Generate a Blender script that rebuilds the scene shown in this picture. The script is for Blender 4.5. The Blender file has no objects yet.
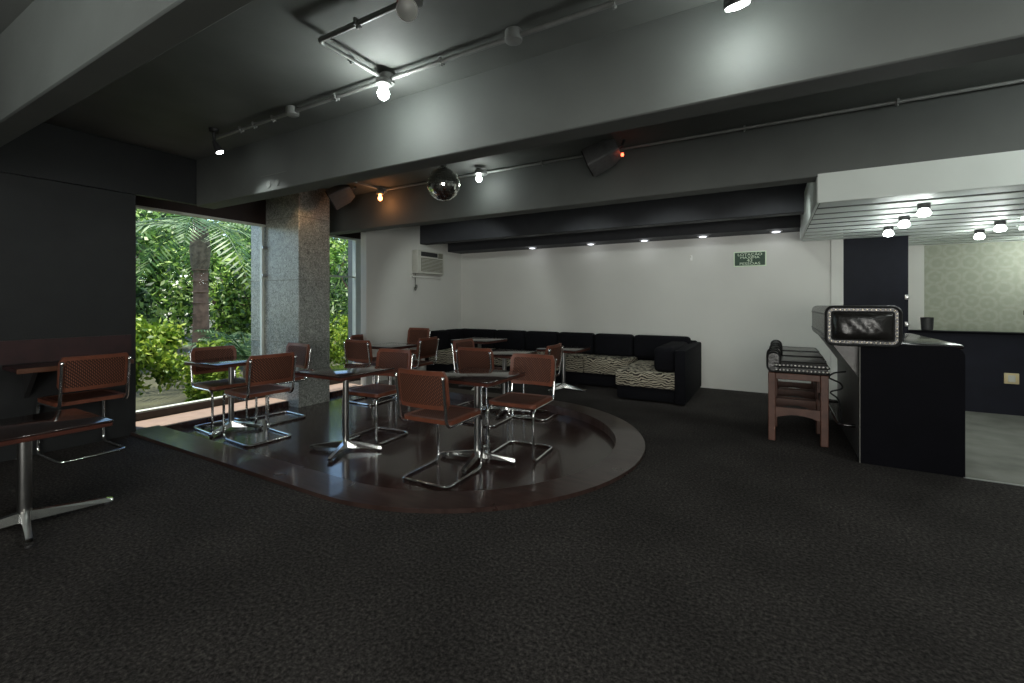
import bpy, bmesh, math, random
import numpy as np
from mathutils import Vector, Matrix, Euler
C = bpy.context.scene.collection
SC = bpy.context.scene
PI = math.pi
random.seed(7)

# ------------------------------------------------------------------ camera, world, sun, exposure
H = 1.27
cd = bpy.data.cameras.new('camera'); cam = bpy.data.objects.new('camera', cd); C.objects.link(cam)
cam.location = (0, 0, H); cam.rotation_euler = (PI/2, 0, math.radians(30))
cd.sensor_width = 36; cd.lens = 36*450/1024; cd.shift_y = -(341.5-302)/1024
cd.clip_start = 0.02; cd.clip_end = 300
SC.camera = cam
SC.view_settings.view_transform = 'Standard'
SC.view_settings.look = 'None'
SC.view_settings.gamma = 1
SC.view_settings.use_curve_mapping = False
SC.view_settings.exposure = 0.0
w = bpy.data.worlds.new('sky'); SC.world = w; w.use_nodes = True
wn = w.node_tree.nodes; wl = w.node_tree.links
sky = wn.new('ShaderNodeTexSky'); sky.sky_type = 'NISHITA'; sky.sun_disc = False
sky.sun_elevation = math.radians(60); sky.sun_rotation = math.radians(100)
wl.new(sky.outputs[0], wn['Background'].inputs[0]); wn['Background'].inputs[1].default_value = 0.5
sd = bpy.data.lights.new('sun', 'SUN'); sd.energy = 9.0; sd.angle = 0.009; sd.color = (1, .93, .82)
sun = bpy.data.objects.new('sun', sd); C.objects.link(sun)
sun.rotation_euler = Vector((.25, .06, -1)).to_track_quat('-Z', 'Y').to_euler()

# daylight: light added behind camera for beams and carpet (frame on solid wall: window_3)
ad_ = bpy.data.lights.new('rear_fill', 'AREA'); ad_.shape = 'RECTANGLE'; ad_.size = 4.4; ad_.size_y = 1.9; ad_.energy = 200; ad_.color = (1, .99, .93)
ao = bpy.data.objects.new('rear_fill', ad_); C.objects.link(ao); ao.location = (1.2, -3.98, 1.25); ao.rotation_euler = (PI/2, 0, PI)
ao.rotation_euler = Vector((0, 1, 0)).to_track_quat('-Z', 'Z').to_euler()

# ------------------------------------------------------------------ materials
def new_mat(name):
    m = bpy.data.materials.new(name); m.use_nodes = True
    return m, m.node_tree.nodes, m.node_tree.links, m.node_tree.nodes['Principled BSDF']
def mat(name, col, rough=.5, metal=0, spec=.5, coat=0, coat_r=.05, var=0, vscale=8, bump=0, bscale=60, emit=None, est=0):
    m, n, l, b = new_mat(name)
    b.inputs['Base Color'].default_value = (*col, 1)
    b.inputs['Roughness'].default_value = rough; b.inputs['Metallic'].default_value = metal
    b.inputs['Specular IOR Level'].default_value = spec
    b.inputs['Coat Weight'].default_value = coat; b.inputs['Coat Roughness'].default_value = coat_r
    if emit:
        b.inputs['Emission Color'].default_value = (*emit, 1); b.inputs['Emission Strength'].default_value = est
    tc = n.new('ShaderNodeTexCoord')
    if var:
        t = n.new('ShaderNodeTexNoise'); t.inputs['Scale'].default_value = vscale; t.inputs['Detail'].default_value = 5
        r = n.new('ShaderNodeMapRange'); r.inputs[1].default_value = .3; r.inputs[2].default_value = .7
        r.inputs[3].default_value = 1-var; r.inputs[4].default_value = 1+var
        x = n.new('ShaderNodeMix'); x.data_type = 'RGBA'; x.blend_type = 'MULTIPLY'; x.inputs[0].default_value = 1
        x.inputs[6].default_value = (*col, 1)
        l.new(tc.outputs['Object'], t.inputs['Vector']); l.new(t.outputs[0], r.inputs[0]); l.new(r.outputs[0], x.inputs[7])
        l.new(x.outputs[2], b.inputs['Base Color'])
    if bump:
        t = n.new('ShaderNodeTexNoise'); t.inputs['Scale'].default_value = bscale; t.inputs['Detail'].default_value = 4
        bp = n.new('ShaderNodeBump'); bp.inputs['Strength'].default_value = bump; bp.inputs['Distance'].default_value = .01
        l.new(tc.outputs['Object'], t.inputs['Vector']); l.new(t.outputs[0], bp.inputs['Height']); l.new(bp.outputs[0], b.inputs['Normal'])
    return m
def ramp(n, stops):
    r = n.new('ShaderNodeValToRGB'); e = r.color_ramp.elements
    while len(e) < len(stops): e.new(.5)
    for k, (p, c) in enumerate(stops): e[k].position = p; e[k].color = (*c, 1)
    return r
def tex(n, l, kind, scale, coord='Object', **kw):
    tc = n.new('ShaderNodeTexCoord'); t = n.new(kind); t.inputs['Scale'].default_value = scale
    for k, v in kw.items():
        if k in t.inputs: t.inputs[k].default_value = v
        else: setattr(t, k, v)
    l.new(tc.outputs[coord], t.inputs['Vector']); return t

M = {}
M['dark_paint'] = mat('dark_grey_paint', (.16, .168, .16), .7, var=.12, vscale=2.5, bump=.12, bscale=14)
M['beam_paint'] = mat('grey_beam_paint', (.105, .114, .108), .68, var=.1, vscale=2.5, bump=.15, bscale=12)
M['black_wall'] = mat('black_wall_paint', (.011, .012, .013), .6, var=.2, vscale=6, bump=.2, bscale=80)
M['white_wall'] = mat('off_white_wall_paint', (.66, .66, .62), .6, var=.03, vscale=1.5, bump=.05, bscale=30)
M['slat_white'] = mat('white_slat_lacquer', (.72, .78, .74), .45, var=.03, vscale=3)
M['navy'] = mat('navy_wall_paint', (.008, .009, .016), .6, spec=.2, var=.15, vscale=6, bump=.1)
M['chrome'] = mat('chrome', (.8, .81, .8), .14, 1, var=.05, vscale=20)
M['steel'] = mat('brushed_steel', (.42, .42, .41), .3, 1, var=.1, vscale=30)
M['soffit_black'] = mat('soft_black_tone', (.035, .037, .043), .7, var=.1, bump=.1, bscale=14)  # one even near-black tone for the rear beam and soffit
M['conduit'] = mat('grey_painted_conduit', (.3, .31, .3), .45, .3, var=.1, vscale=20)
M['black_plastic'] = mat('black_plastic', (.03, .03, .031), .45, var=.2, vscale=30)
M['speaker_shell'] = mat('charcoal_speaker_shell', (.12, .12, .12), .5, var=.15, vscale=30)
M['black_lam'] = mat('black_bar_laminate', (.003, .003, .005), .6, spec=.06, var=.15, vscale=5)
M['black_glossy'] = mat('black_glossy_laminate', (.012, .009, .009), .16, var=.2, vscale=14, spec=.6)
M['table_black'] = mat('dark_polished_tabletop', (.03, .018, .016), .13, var=.3, vscale=9, spec=.55, coat=.5, coat_r=.06)
M['table_edge'] = mat('dark_red_wood_edge', (.075, .022, .014), .35, var=.3, vscale=12)
M['shelf_wood'] = mat('red_brown_shelf_wood', (.12, .05, .028), .4, var=.3, vscale=9)
M['red_panel'] = mat('dark_red_wood_panel', (.035, .012, .013), .4, var=.3, vscale=7)
M['chair_wood'] = mat('red_brown_chair_wood', (.17, .052, .028), .4, var=.25, vscale=14)
M['stool_wood'] = mat('worn_reddish_stool_wood', (.11, .048, .032), .5, var=.25, vscale=12)
M['sofa_black'] = mat('black_sofa_fabric', (.004, .004, .006), .9, spec=.2, var=.2, vscale=12, bump=.2, bscale=120)
M['leather'] = mat('black_leather', (.014, .013, .012), .27, var=.2, vscale=14, bump=.35, bscale=26, spec=.6)
M['leather_grey'] = mat('grey_leather', (.1, .095, .088), .35, var=.25, vscale=9, bump=.2, bscale=30)
M['piping'] = mat('black_leather_piping', (.008, .008, .008), .4)
M['brass'] = mat('aged_brass_nail', (.62, .55, .42), .3, 1)
M['stud'] = mat('pale_stud_metal', (.75, .73, .68), .3, .9)
M['ac_white'] = mat('cream_air_conditioner_plastic', (.55, .55, .49), .5, var=.04)
M['ac_grille'] = mat('beige_grille_plastic', (.22, .22, .17), .6)
M['sign_green'] = mat('dark_green_sign_face', (.008, .05, .02), .5)
M['sign_white'] = mat('pale_green_sign_print', (.75, .9, .68), .6)
M['frame_white'] = mat('pale_window_frame', (.6, .64, .58), .5, var=.05)
M['frame_dark'] = mat('dark_red_window_head', (.022, .012, .011), .6, var=.2)
M['ledge_stone'] = mat('pinkish_ledge_stone', (.27, .19, .155), .6, var=.12, vscale=10)
M['sill_dark'] = mat('dark_brown_sill', (.03, .02, .016), .45, var=.2)
M['bark'] = mat('brown_palm_bark', (.2, .125, .085), .9, var=.4, vscale=9, bump=.6, bscale=14)
M['soil'] = mat('dark_garden_soil', (.05, .05, .025), .95, var=.4, vscale=3)
M['socket_cream'] = mat('cream_socket_plastic', (.6, .5, .28), .5)
M['red_led'] = mat('red_indicator_glow', (.4, .02, .01), .5, emit=(1, .12, .05), est=6)
M['red_plastic'] = mat('red_plastic_clip', (.35, .02, .02), .4)
M['reflector'] = mat('silver_lamp_reflector', (.8, .8, .76), .35, .2)
M['bulb_white'] = mat('lit_white_bulb', (.9, .9, .85), .4, emit=(.93, 1, .96), est=22)
M['bulb_soft'] = mat('lit_soft_downlight', (.9, .9, .9), .4, emit=(.85, .88, 1), est=1.5)
M['bulb_orange'] = mat('lit_orange_bulb', (.9, .5, .2), .4, emit=(1, .33, .1), est=9)
M['tube'] = mat('lit_fluorescent_tube', (.9, .95, .9), .4, emit=(.88, 1, .95), est=3)
M['cord_grey'] = mat('grey_cord_rubber', (.1, .1, .09), .6)

# carpet
m, n, l, b = new_mat('charcoal_carpet'); M['carpet'] = m
t = tex(n, l, 'ShaderNodeTexNoise', 62, Detail=7, Roughness=.75)
r = ramp(n, [(.34, (.007, .0065, .0062)), (.5, (.041, .037, .0345)), (.62, (.09, .081, .076)), (.7, (.14, .1, .085))])
l.new(t.outputs[0], r.inputs[0])
t2 = tex(n, l, 'ShaderNodeTexNoise', 1.7, Detail=4)
mr = n.new('ShaderNodeMapRange'); mr.inputs[1].default_value = .3; mr.inputs[2].default_value = .7; mr.inputs[3].default_value = .75; mr.inputs[4].default_value = 1.25
l.new(t2.outputs[0], mr.inputs[0])
x = n.new('ShaderNodeMix'); x.data_type = 'RGBA'; x.blend_type = 'MULTIPLY'; x.inputs[0].default_value = 1
l.new(r.outputs[0], x.inputs[6]); l.new(mr.outputs[0], x.inputs[7]); l.new(x.outputs[2], b.inputs['Base Color'])
b.inputs['Roughness'].default_value = .95; b.inputs['Specular IOR Level'].default_value = .15
bp = n.new('ShaderNodeBump'); bp.inputs['Strength'].default_value = .8; bp.inputs['Distance'].default_value = .012
l.new(t.outputs[0], bp.inputs['Height']); l.new(bp.outputs[0], b.inputs['Normal'])

# polished dance floor wood / rim
def floorwood(name, c1, c2, rough):
    m, n, l, b = new_mat(name)
    tc = n.new('ShaderNodeTexCoord'); mp = n.new('ShaderNodeMapping'); mp.inputs['Scale'].default_value = (1.2, 9, 1)
    t = n.new('ShaderNodeTexNoise'); t.inputs['Scale'].default_value = 3; t.inputs['Detail'].default_value = 6
    l.new(tc.outputs['Object'], mp.inputs[0]); l.new(mp.outputs[0], t.inputs['Vector'])
    r = ramp(n, [(.35, c1), (.65, c2)]); l.new(t.outputs[0], r.inputs[0]); l.new(r.outputs[0], b.inputs['Base Color'])
    t3 = tex(n, l, 'ShaderNodeTexNoise', 2.5, Detail=5)
    mr = n.new('ShaderNodeMapRange'); mr.inputs[3].default_value = rough*.6; mr.inputs[4].default_value = rough*1.5
    l.new(t3.outputs[0], mr.inputs[0]); l.new(mr.outputs[0], b.inputs['Roughness'])
    b.inputs['Specular IOR Level'].default_value = .5
    b.inputs['Coat Weight'].default_value = .35; b.inputs['Coat Roughness'].default_value = .07
    return m
M['dance'] = floorwood('polished_dark_red_wood_floor', (.026, .011, .009), (.05, .021, .017), .2)
M['rim'] = floorwood('polished_rim_board', (.032, .017, .014), (.058, .034, .029), .3)

# concrete
M['concrete'] = mat('worn_concrete_floor', (.2, .2, .175), .7, var=.25, vscale=4, bump=.1, bscale=20)

# granite pillar
m, n, l, b = new_mat('grey_granite'); M['granite'] = m
v = tex(n, l, 'ShaderNodeTexNoise', 28, Detail=7, Roughness=.75, Distortion=2.0)
r = ramp(n, [(.36, (.07, .075, .068)), (.48, (.24, .255, .235)), (.58, (.42, .44, .41)), (.68, (.62, .64, .6))])
l.new(v.outputs[0], r.inputs[0]); l.new(r.outputs[0], b.inputs['Base Color']); b.inputs['Roughness'].default_value = .32

# zebra print
m, n, l, b = new_mat('zebra_print_fabric'); M['zebra'] = m
tc = n.new('ShaderNodeTexCoord')
wv = n.new('ShaderNodeTexWave'); wv.wave_type = 'BANDS'; wv.bands_direction = 'Z'
wv.inputs['Scale'].default_value = 11; wv.inputs['Distortion'].default_value = 11; wv.inputs['Detail'].default_value = 2.5; wv.inputs['Detail Scale'].default_value = .9
l.new(tc.outputs['Object'], wv.inputs['Vector'])
r = ramp(n, [(.38, (.03, .024, .018)), (.52, (.42, .38, .29))]); l.new(wv.outputs[0], r.inputs[0])
l.new(r.outputs[0], b.inputs['Base Color']); b.inputs['Roughness'].default_value = .9

# woven cane
m, n, l, b = new_mat('red_brown_woven_cane'); M['cane'] = m
tc = n.new('ShaderNodeTexCoord')
wa = n.new('ShaderNodeTexWave'); wa.bands_direction = 'X'; wa.inputs['Scale'].default_value = 26; wa.inputs['Distortion'].default_value = .6
wb = n.new('ShaderNodeTexWave'); wb.bands_direction = 'DIAGONAL'; wb.inputs['Scale'].default_value = 30; wb.inputs['Distortion'].default_value = .6
ad = n.new('ShaderNodeMath'); ad.operation = 'MULTIPLY'
l.new(tc.outputs['Object'], wa.inputs[0]); l.new(tc.outputs['Object'], wb.inputs[0]); l.new(wa.outputs[1], ad.inputs[0]); l.new(wb.outputs[1], ad.inputs[1])
r = ramp(n, [(.05, (.03, .011, .007)), (.35, (.13, .045, .025)), (.8, (.25, .095, .054))]); l.new(ad.outputs[0], r.inputs[0])
l.new(r.outputs[0], b.inputs['Base Color']); b.inputs['Roughness'].default_value = .6; b.inputs['Specular IOR Level'].default_value = .3
bp = n.new('ShaderNodeBump'); bp.inputs['Strength'].default_value = .5; bp.inputs['Distance'].default_value = .004
l.new(ad.outputs[0], bp.inputs['Height']); l.new(bp.outputs[0], b.inputs['Normal'])

# wallpaper
m, n, l, b = new_mat('faded_damask_wallpaper'); M['wallpaper'] = m
tc = n.new('ShaderNodeTexCoord'); mp = n.new('ShaderNodeMapping'); mp.inputs['Scale'].default_value = (1, 1, 1)
vo = n.new('ShaderNodeTexVoronoi'); vo.inputs['Scale'].default_value = 5.6; vo.inputs['Randomness'].default_value = .25
ns = n.new('ShaderNodeTexNoise'); ns.inputs['Scale'].default_value = 22; ns.inputs['Detail'].default_value = 3
l.new(tc.outputs['Object'], mp.inputs[0]); l.new(mp.outputs[0], vo.inputs['Vector']); l.new(mp.outputs[0], ns.inputs['Vector'])
sn = n.new('ShaderNodeMath'); sn.operation = 'MULTIPLY_ADD'; sn.inputs[1].default_value = 15
l.new(vo.outputs['Distance'], sn.inputs[0]); l.new(ns.outputs[0], sn.inputs[2])
si = n.new('ShaderNodeMath'); si.operation = 'SINE'; l.new(sn.outputs[0], si.inputs[0])
ml = n.new('ShaderNodeMath'); ml.operation = 'MULTIPLY_ADD'; ml.inputs[1].default_value = .25; l.new(si.outputs[0], ml.inputs[0]); l.new(ns.outputs[0], ml.inputs[2])
r = ramp(n, [(.3, (.33, .355, .275)), (.55, (.36, .38, .30)), (.8, (.395, .415, .335))]); l.new(ml.outputs[0], r.inputs[0])
l.new(r.outputs[0], b.inputs['Base Color']); b.inputs['Roughness'].default_value = .7

# glass
m, n, l, b = new_mat('window_glass'); M['glass'] = m
n.remove(b); tr = n.new('ShaderNodeBsdfTransparent'); gl = n.new('ShaderNodeBsdfGlossy'); gl.inputs['Roughness'].default_value = .02
mx = n.new('ShaderNodeMixShader'); lw = n.new('ShaderNodeLayerWeight'); lw.inputs[0].default_value = .5
po_ = n.new('ShaderNodeMath'); po_.operation = 'POWER'; po_.inputs[1].default_value = 5; l.new(lw.outputs['Facing'], po_.inputs[0])
ma_ = n.new('ShaderNodeMath'); ma_.operation = 'MULTIPLY_ADD'; ma_.inputs[1].default_value = .2; ma_.inputs[2].default_value = .003; l.new(po_.outputs[0], ma_.inputs[0])
tr.inputs[0].default_value = (.95, .97, .95, 1)
l.new(ma_.outputs[0], mx.inputs[0]); l.new(tr.outputs[0], mx.inputs[1]); l.new(gl.outputs[0], mx.inputs[2]); l.new(mx.outputs[0], n['Material Output'].inputs[0])

# leaves (colour varies leaf by leaf)
def leafmat(name, stops):
    m, n, l, b = new_mat(name)
    g = n.new('ShaderNodeNewGeometry'); r = ramp(n, stops)
    l.new(g.outputs['Random Per Island'], r.inputs[0])
    l.new(r.outputs[0], b.inputs['Base Color']); b.inputs['Roughness'].default_value = .5
    tl = n.new('ShaderNodeBsdfTranslucent'); l.new(r.outputs[0], tl.inputs[0])
    mx = n.new('ShaderNodeMixShader'); mx.inputs[0].default_value = .35
    l.new(b.outputs[0], mx.inputs[1]); l.new(tl.outputs[0], mx.inputs[2]); l.new(mx.outputs[0], n['Material Output'].inputs[0])
    return m
M['leaf_mid'] = leafmat('mid_green_leaf', [(0, (.012, .035, .01)), (.4, (.06, .14, .02)), (.7, (.2, .36, .05)), (.9, (.42, .58, .12)), (1, (.6, .7, .35))])
M['leaf_dark'] = leafmat('dark_green_leaf', [(0, (.008, .022, .01)), (.45, (.03, .075, .02)), (.75, (.11, .22, .05)), (.92, (.3, .44, .14)), (1, (.5, .6, .36))])
M['leaf_lime'] = leafmat('yellow_green_leaf', [(0, (.04, .1, .01)), (.4, (.2, .34, .03)), (1, (.52, .62, .1))])
M['leaf_frond'] = leafmat('palm_leaflet', [(0, (.03, .08, .03)), (.6, (.1, .2, .07)), (1, (.25, .36, .16))])

# ------------------------------------------------------------------ mesh helpers
class MB:
    def __init__(s): s.v = []; s.f = []; s.sm = []
    def add(s, vs, fs, smooth=False, mtx=None):
        o = len(s.v)
        for p in vs: s.v.append(tuple(mtx @ Vector(p)) if mtx is not None else tuple(p))
        for q in fs: s.f.append(tuple(i+o for i in q)); s.sm.append(smooth)
        return s
    def box(s, x0, x1, y0, y1, z0, z1, mtx=None):
        vs = [(x, y, z) for z in (z0, z1) for y in (y0, y1) for x in (x0, x1)]
        return s.add(vs, [(0, 2, 3, 1), (4, 5, 7, 6), (0, 1, 5, 4), (2, 6, 7, 3), (0, 4, 6, 2), (1, 3, 7, 5)], False, mtx)
    def bbox(s, x0, x1, y0, y1, z0, z1, r=.01, seg=2, mtx=None):
        bm = bmesh.new(); bmesh.ops.create_cube(bm, size=1)
        for v in bm.verts: v.co = Vector(((x0+x1)/2+v.co.x*(x1-x0), (y0+y1)/2+v.co.y*(y1-y0), (z0+z1)/2+v.co.z*(z1-z0)))
        bmesh.ops.bevel(bm, geom=bm.edges[:], offset=r, segments=seg, profile=.5, affect='EDGES', clamp_overlap=True)
        bm.verts.index_update()
        s.add([v.co[:] for v in bm.verts], [[v.index for v in f.verts] for f in bm.faces], True, mtx); bm.free(); return s
    def prism(s, pts, z0, z1, mtx=None, smooth=False):
        k = len(pts)
        vs = [(x, y, z0) for x, y in pts] + [(x, y, z1) for x, y in pts]
        fs = [tuple(reversed(range(k))), tuple(range(k, 2*k))] + [(i, (i+1) % k, k+(i+1) % k, k+i) for i in range(k)]
        return s.add(vs, fs, smooth, mtx)
    def tube(s, pts, r, seg=10, closed=False, mtx=None, caps=True):
        P = [Vector(p) for p in pts]; k = len(P); rs = r if isinstance(r, (list, tuple)) else [r]*k
        vs = []; fs = []; up = None
        for i in range(k):
            a = P[(i-1) % k] if (closed or i > 0) else P[i]; b_ = P[(i+1) % k] if (closed or i < k-1) else P[i]
            d = (b_-a).normalized()
            if up is None:
                up = Vector((0, 0, 1)) if abs(d.z) < .9 else Vector((1, 0, 0))
            up = (up-d*up.dot(d)); up = up.normalized() if up.length > 1e-6 else d.orthogonal().normalized()
            sd_ = d.cross(up)
            for j in range(seg):
                a_ = 2*PI*j/seg; vs.append(tuple(P[i]+(up*math.cos(a_)+sd_*math.sin(a_))*rs[i]))
        for i in range(k if closed else k-1):
            for j in range(seg):
                i2 = (i+1) % k; fs.append((i*seg+j, i*seg+(j+1) % seg, i2*seg+(j+1) % seg, i2*seg+j))
        if caps and not closed:
            fs.append(tuple(reversed(range(seg)))); fs.append(tuple(range((k-1)*seg, k*seg)))
        return s.add(vs, fs, True, mtx)
    def lathe(s, prof, seg=20, mtx=None, smooth=True):
        vs = []; fs = []; k = len(prof)
        for rr, z in prof:
            for j in range(seg): a = 2*PI*j/seg; vs.append((rr*math.cos(a), rr*math.sin(a), z))
        for i in range(k-1):
            for j in range(seg): fs.append((i*seg+j, i*seg+(j+1) % seg, (i+1)*seg+(j+1) % seg, (i+1)*seg+j))
        fs.append(tuple(reversed(range(seg)))); fs.append(tuple(range((k-1)*seg, k*seg)))
        return s.add(vs, fs, smooth, mtx)
    def build(s, name, m, parent=None, loc=None):
        me = bpy.data.meshes.new(name); me.from_pydata(s.v, [], s.f); me.update()
        me.polygons.foreach_set('use_smooth', s.sm)
        me.materials.append(m); o = bpy.data.objects.new(name, me); C.objects.link(o)
        bm = bmesh.new(); bm.from_mesh(me); bmesh.ops.recalc_face_normals(bm, faces=bm.faces[:]); bm.to_mesh(me); bm.free()
        if any(s.sm):
            try: me.set_sharp_from_angle(angle=math.radians(40))
            except Exception: pass
        if parent: o.parent = parent
        if loc: o.location = loc
        return o
def fillet(pts, r, n=5):
    out = [Vector(pts[0])]
    for i in range(1, len(pts)-1):
        p = Vector(pts[i]); a = (Vector(pts[i-1])-p); b_ = (Vector(pts[i+1])-p)
        q = min(r, a.length*.49, b_.length*.49); A = p+a.normalized()*q; B = p+b_.normalized()*q
        for k in range(n+1):
            t_ = k/n; out.append(A*(1-t_)**2+p*2*t_*(1-t_)+B*t_*t_)
    out.append(Vector(pts[-1])); return out
def rrect(x0, x1, y0, y1, r, n=5):
    pts = []
    for cx, cy, a0 in ((x1-r, y1-r, 0), (x0+r, y1-r, 90), (x0+r, y0+r, 180), (x1-r, y0+r, 270)):
        for k in range(n+1):
            a = math.radians(a0+90*k/n); pts.append((cx+r*math.cos(a), cy+r*math.sin(a)))
    return pts
def tag(o, label=None, cat=None, group=None, kind=None):
    if label: o['label'] = label
    if cat: o['category'] = cat
    if group: o['group'] = group
    if kind: o['kind'] = kind
    return o
def empty(name, label, cat, loc=(0, 0, 0), rz=0, group=None):
    o = bpy.data.objects.new(name, None); C.objects.link(o); o.location = loc; o.rotation_euler = (0, 0, rz); o.empty_display_size = .1
    return tag(o, label, cat, group)
def kids(o): return [c for c in bpy.data.objects if c.parent == o]
def copy_tree(o, parent=None):
    c = o.copy(); C.objects.link(c)
    if parent: c.parent = parent
    for ch in kids(o): copy_tree(ch, c)
    return c
def struct(name, mb, m, parent=None, label=None):
    o = mb.build(name, m, parent); o['kind'] = 'structure'
    if label: o['label'] = label
    return o
def aim(loc, d, roll=0):
    return Matrix.Translation(Vector(loc)) @ Vector(d).normalized().to_track_quat('Z', 'Y').to_matrix().to_4x4() @ Matrix.Rotation(roll, 4, 'Z')
def light(name, kind, loc, power, col, parent=None, radius=.04, d=None, size=None, blend=.5):
    ld = bpy.data.lights.new(name, kind); ld.energy = power; ld.color = col; ld.shadow_soft_size = radius
    o = bpy.data.objects.new(name, ld); C.objects.link(o); o.location = loc
    if d is not None: o.rotation_euler = Vector(d).to_track_quat('-Z', 'Y').to_euler()
    if kind == 'SPOT': ld.spot_size = size; ld.spot_blend = blend
    if parent:
        o.parent = parent; o.location = Vector(loc)-parent.location
    return o

# ------------------------------------------------------------------ the shell
CZ = 2.77; PIT = -.06; RIM = .028
XW = -5.32            # main left plane
XG = -5.88            # glazing plane
CX, CY, RO, RI = -2.55, 3.55, 1.65, 1.40
XL = -5.36            # left end of the dance floor
def stadium(r, n=40):
    pts = [(XL, CY-r), (CX, CY-r)]
    for k in range(1, n): a = -PI/2+PI*k/n; pts.append((CX+r*math.cos(a), CY+r*math.sin(a)))
    return pts+[(CX, CY+r), (XL, CY+r)]
# carpet floor with the hole of the dance floor
bm = bmesh.new()
def loop(pts):
    vs = [bm.verts.new((x_, y_, 0)) for x_, y_ in pts]
    return [bm.edges.new((vs[i], vs[(i+1) % len(vs)])) for i in range(len(vs))]
ed = loop([(XG-.02, -4), (5.5, -4), (5.5, 4.46), (1.21, 4.46), (1.21, 7.35), (XG-.02, 7.35)]) + loop(stadium(RO))
bmesh.ops.triangle_fill(bm, edges=ed, use_beauty=True, use_dissolve=False)
me = bpy.data.meshes.new('floor'); bm.to_mesh(me); bm.free(); me.materials.append(M['carpet'])
fo = bpy.data.objects.new('floor', me); C.objects.link(fo); fo['kind'] = 'structure'
for p in me.polygons:
    if p.normal.z < 0: p.flip()
# dance floor: pit and rim
po, pi_ = stadium(RO), stadium(RI)
rm = MB(); k = len(po)
vs = [(x_, y_, RIM) for x_, y_ in po]+[(x_, y_, RIM) for x_, y_ in pi_]+[(x_, y_, -.02) for x_, y_ in po]+[(x_, y_, PIT-.02) for x_, y_ in pi_]
fs = []
for i in range(k-1):
    fs += [(i, i+1, k+i+1, k+i), (2*k+i, 2*k+i+1, i+1, i), (k+i, k+i+1, 3*k+i+1, 3*k+i)]
rm.add(vs, fs)
pit = MB(); pit.prism(pi_, PIT-.05, PIT)
pit.box(XL-.03, XL, CY-RO, CY+RO, PIT-.05, -.002)
pf = struct('dance_floor', pit, M['dance'], label='half-round sunken dance floor of dark polished wood under the tables')
struct('rim_board', rm, M['rim'], pf)
sm = MB(); sm.box(-1.0, -.0, -.004, .004, 0, .001); 
# stone ledge below the window, concrete bar floor
lg = MB(); lg.box(XG-.02, XL-.03, 1.8, 4.8, -.03, .006); struct('floor_ledge', lg, M['ledge_stone'])
cf = MB(); cf.box(1.21, 5.5, 4.46, 9, -.05, 0); struct('floor_concrete', cf, M['concrete'])
bt = MB(); bt.box(1.2, 5.5, 4.44, 4.465, -.02, .004); struct('trim_1', bt, M['steel'])
# ceiling, beams
c_ = MB(); c_.box(-5.95, 5.5, -4, 9, CZ, CZ+.3); struct('ceiling', c_, M['dark_paint'])
def beam(name, y0, y1, z0, x0, x1, m='beam_paint'):
    b_ = MB(); b_.bbox(x0, x1, y0, y1, z0, CZ+.05, .008, 1); return struct(name, b_, M[m])
beam('ceiling_beam', .75, .88, 2.28, -5.4, 5.5)
b1 = beam('ceiling_beam', 2.45, 2.63, 2.28, -5.27, 5.5)
beam('ceiling_beam', 4.37, 4.56, 2.28, -6.0, 5.5)
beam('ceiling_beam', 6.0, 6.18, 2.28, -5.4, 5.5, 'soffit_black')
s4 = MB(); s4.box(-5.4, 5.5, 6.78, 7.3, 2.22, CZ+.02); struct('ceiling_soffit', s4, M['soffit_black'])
hb = MB()
for u_ in (0, .13): hb.lathe([(.03, 0), (.03, .006)], 14, Matrix.Translation((-3.98+u_, 2.449, 2.345)) @ Matrix.Rotation(PI/2, 4, 'X'))
hb.box(-4.1, -3.72, 2.444, 2.451, 2.425, 2.43)
struct('bolt_plug', hb, M['dark_paint'], b1)
# walls
lw_ = MB(); lw_.box(-5.95, -5.3, -4, 1.94, -.05, 2.3); struct('wall_left', lw_, M['black_wall'])
ul = MB(); ul.box(-5.95, -5.27, -4, 1.9, 2.302, CZ+.02); ul.box(-5.34, -5.27, 1.9, 2.5, 2.302, CZ+.02); struct('wall_left_upper', ul, M['black_wall'])
hd = MB(); hd.box(-5.95, -5.85, 1.9, 5.2, 2.3, CZ+.02); struct('wall_left_lintel', hd, M['frame_dark'])
aw = MB(); aw.box(-5.44, XW, 4.8, 7.3, -.05, CZ); struct('wall_left_rear', aw, M['white_wall'])
ae = MB(); ae.box(-6.2, -5.86, 5.2, 7.4, -.05, CZ); struct('wall_left_outer', ae, M['dark_paint'])
bw = MB(); bw.box(-5.9, .8, 7.2, 7.35, -.05, CZ); struct('wall_back', bw, M['white_wall'])
pl = MB(); pl.box(.67, .8, 7.17, 7.2, 0, 2.16); struct('trim_2', pl, M['white_wall'])
nv = MB(); nv.box(.8, 1.445, 7.185, 7.35, -.05, CZ); nv.box(1.445, 5.5, 7.185, 7.3, -.05, .9); struct('wall_bar', nv, M['navy'])
cp = MB(); cp.box(1.44, 5.5, 7.15, 7.36, .9, .925); struct('trim_3', cp, M['black_lam'])
wp = MB(); wp.box(1.3, 5.5, 8.45, 8.6, -.05, CZ); struct('wall_bar_rear', wp, M['wallpaper'])
pw = MB(); pw.box(1.68, 1.86, 8.40, 8.45, 0, 2.07); struct('trim_4', pw, M['white_wall'])
bl = MB(); bl.box(1.3, 1.445, 7.35, 8.45, -.05, CZ); struct('wall_bar_side', bl, M['white_wall'])
rw = MB(); rw.box(5.5, 5.65, -4, 9, -.05, CZ); struct('wall_right', rw, M['dark_paint'])
fw = MB(); fw.box(-6.2, 5.65, -4.15, -4, -.05, CZ); struct('wall_front', fw, M['dark_paint'])
gp = MB(); gp.bbox(-6.2, -5.15, 3.56, 4.02, PIT-.05, CZ, .008, 1); gpo = struct('pillar', gp, M['granite'], label='square grey granite pillar between the two windows')
gj = MB()
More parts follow.
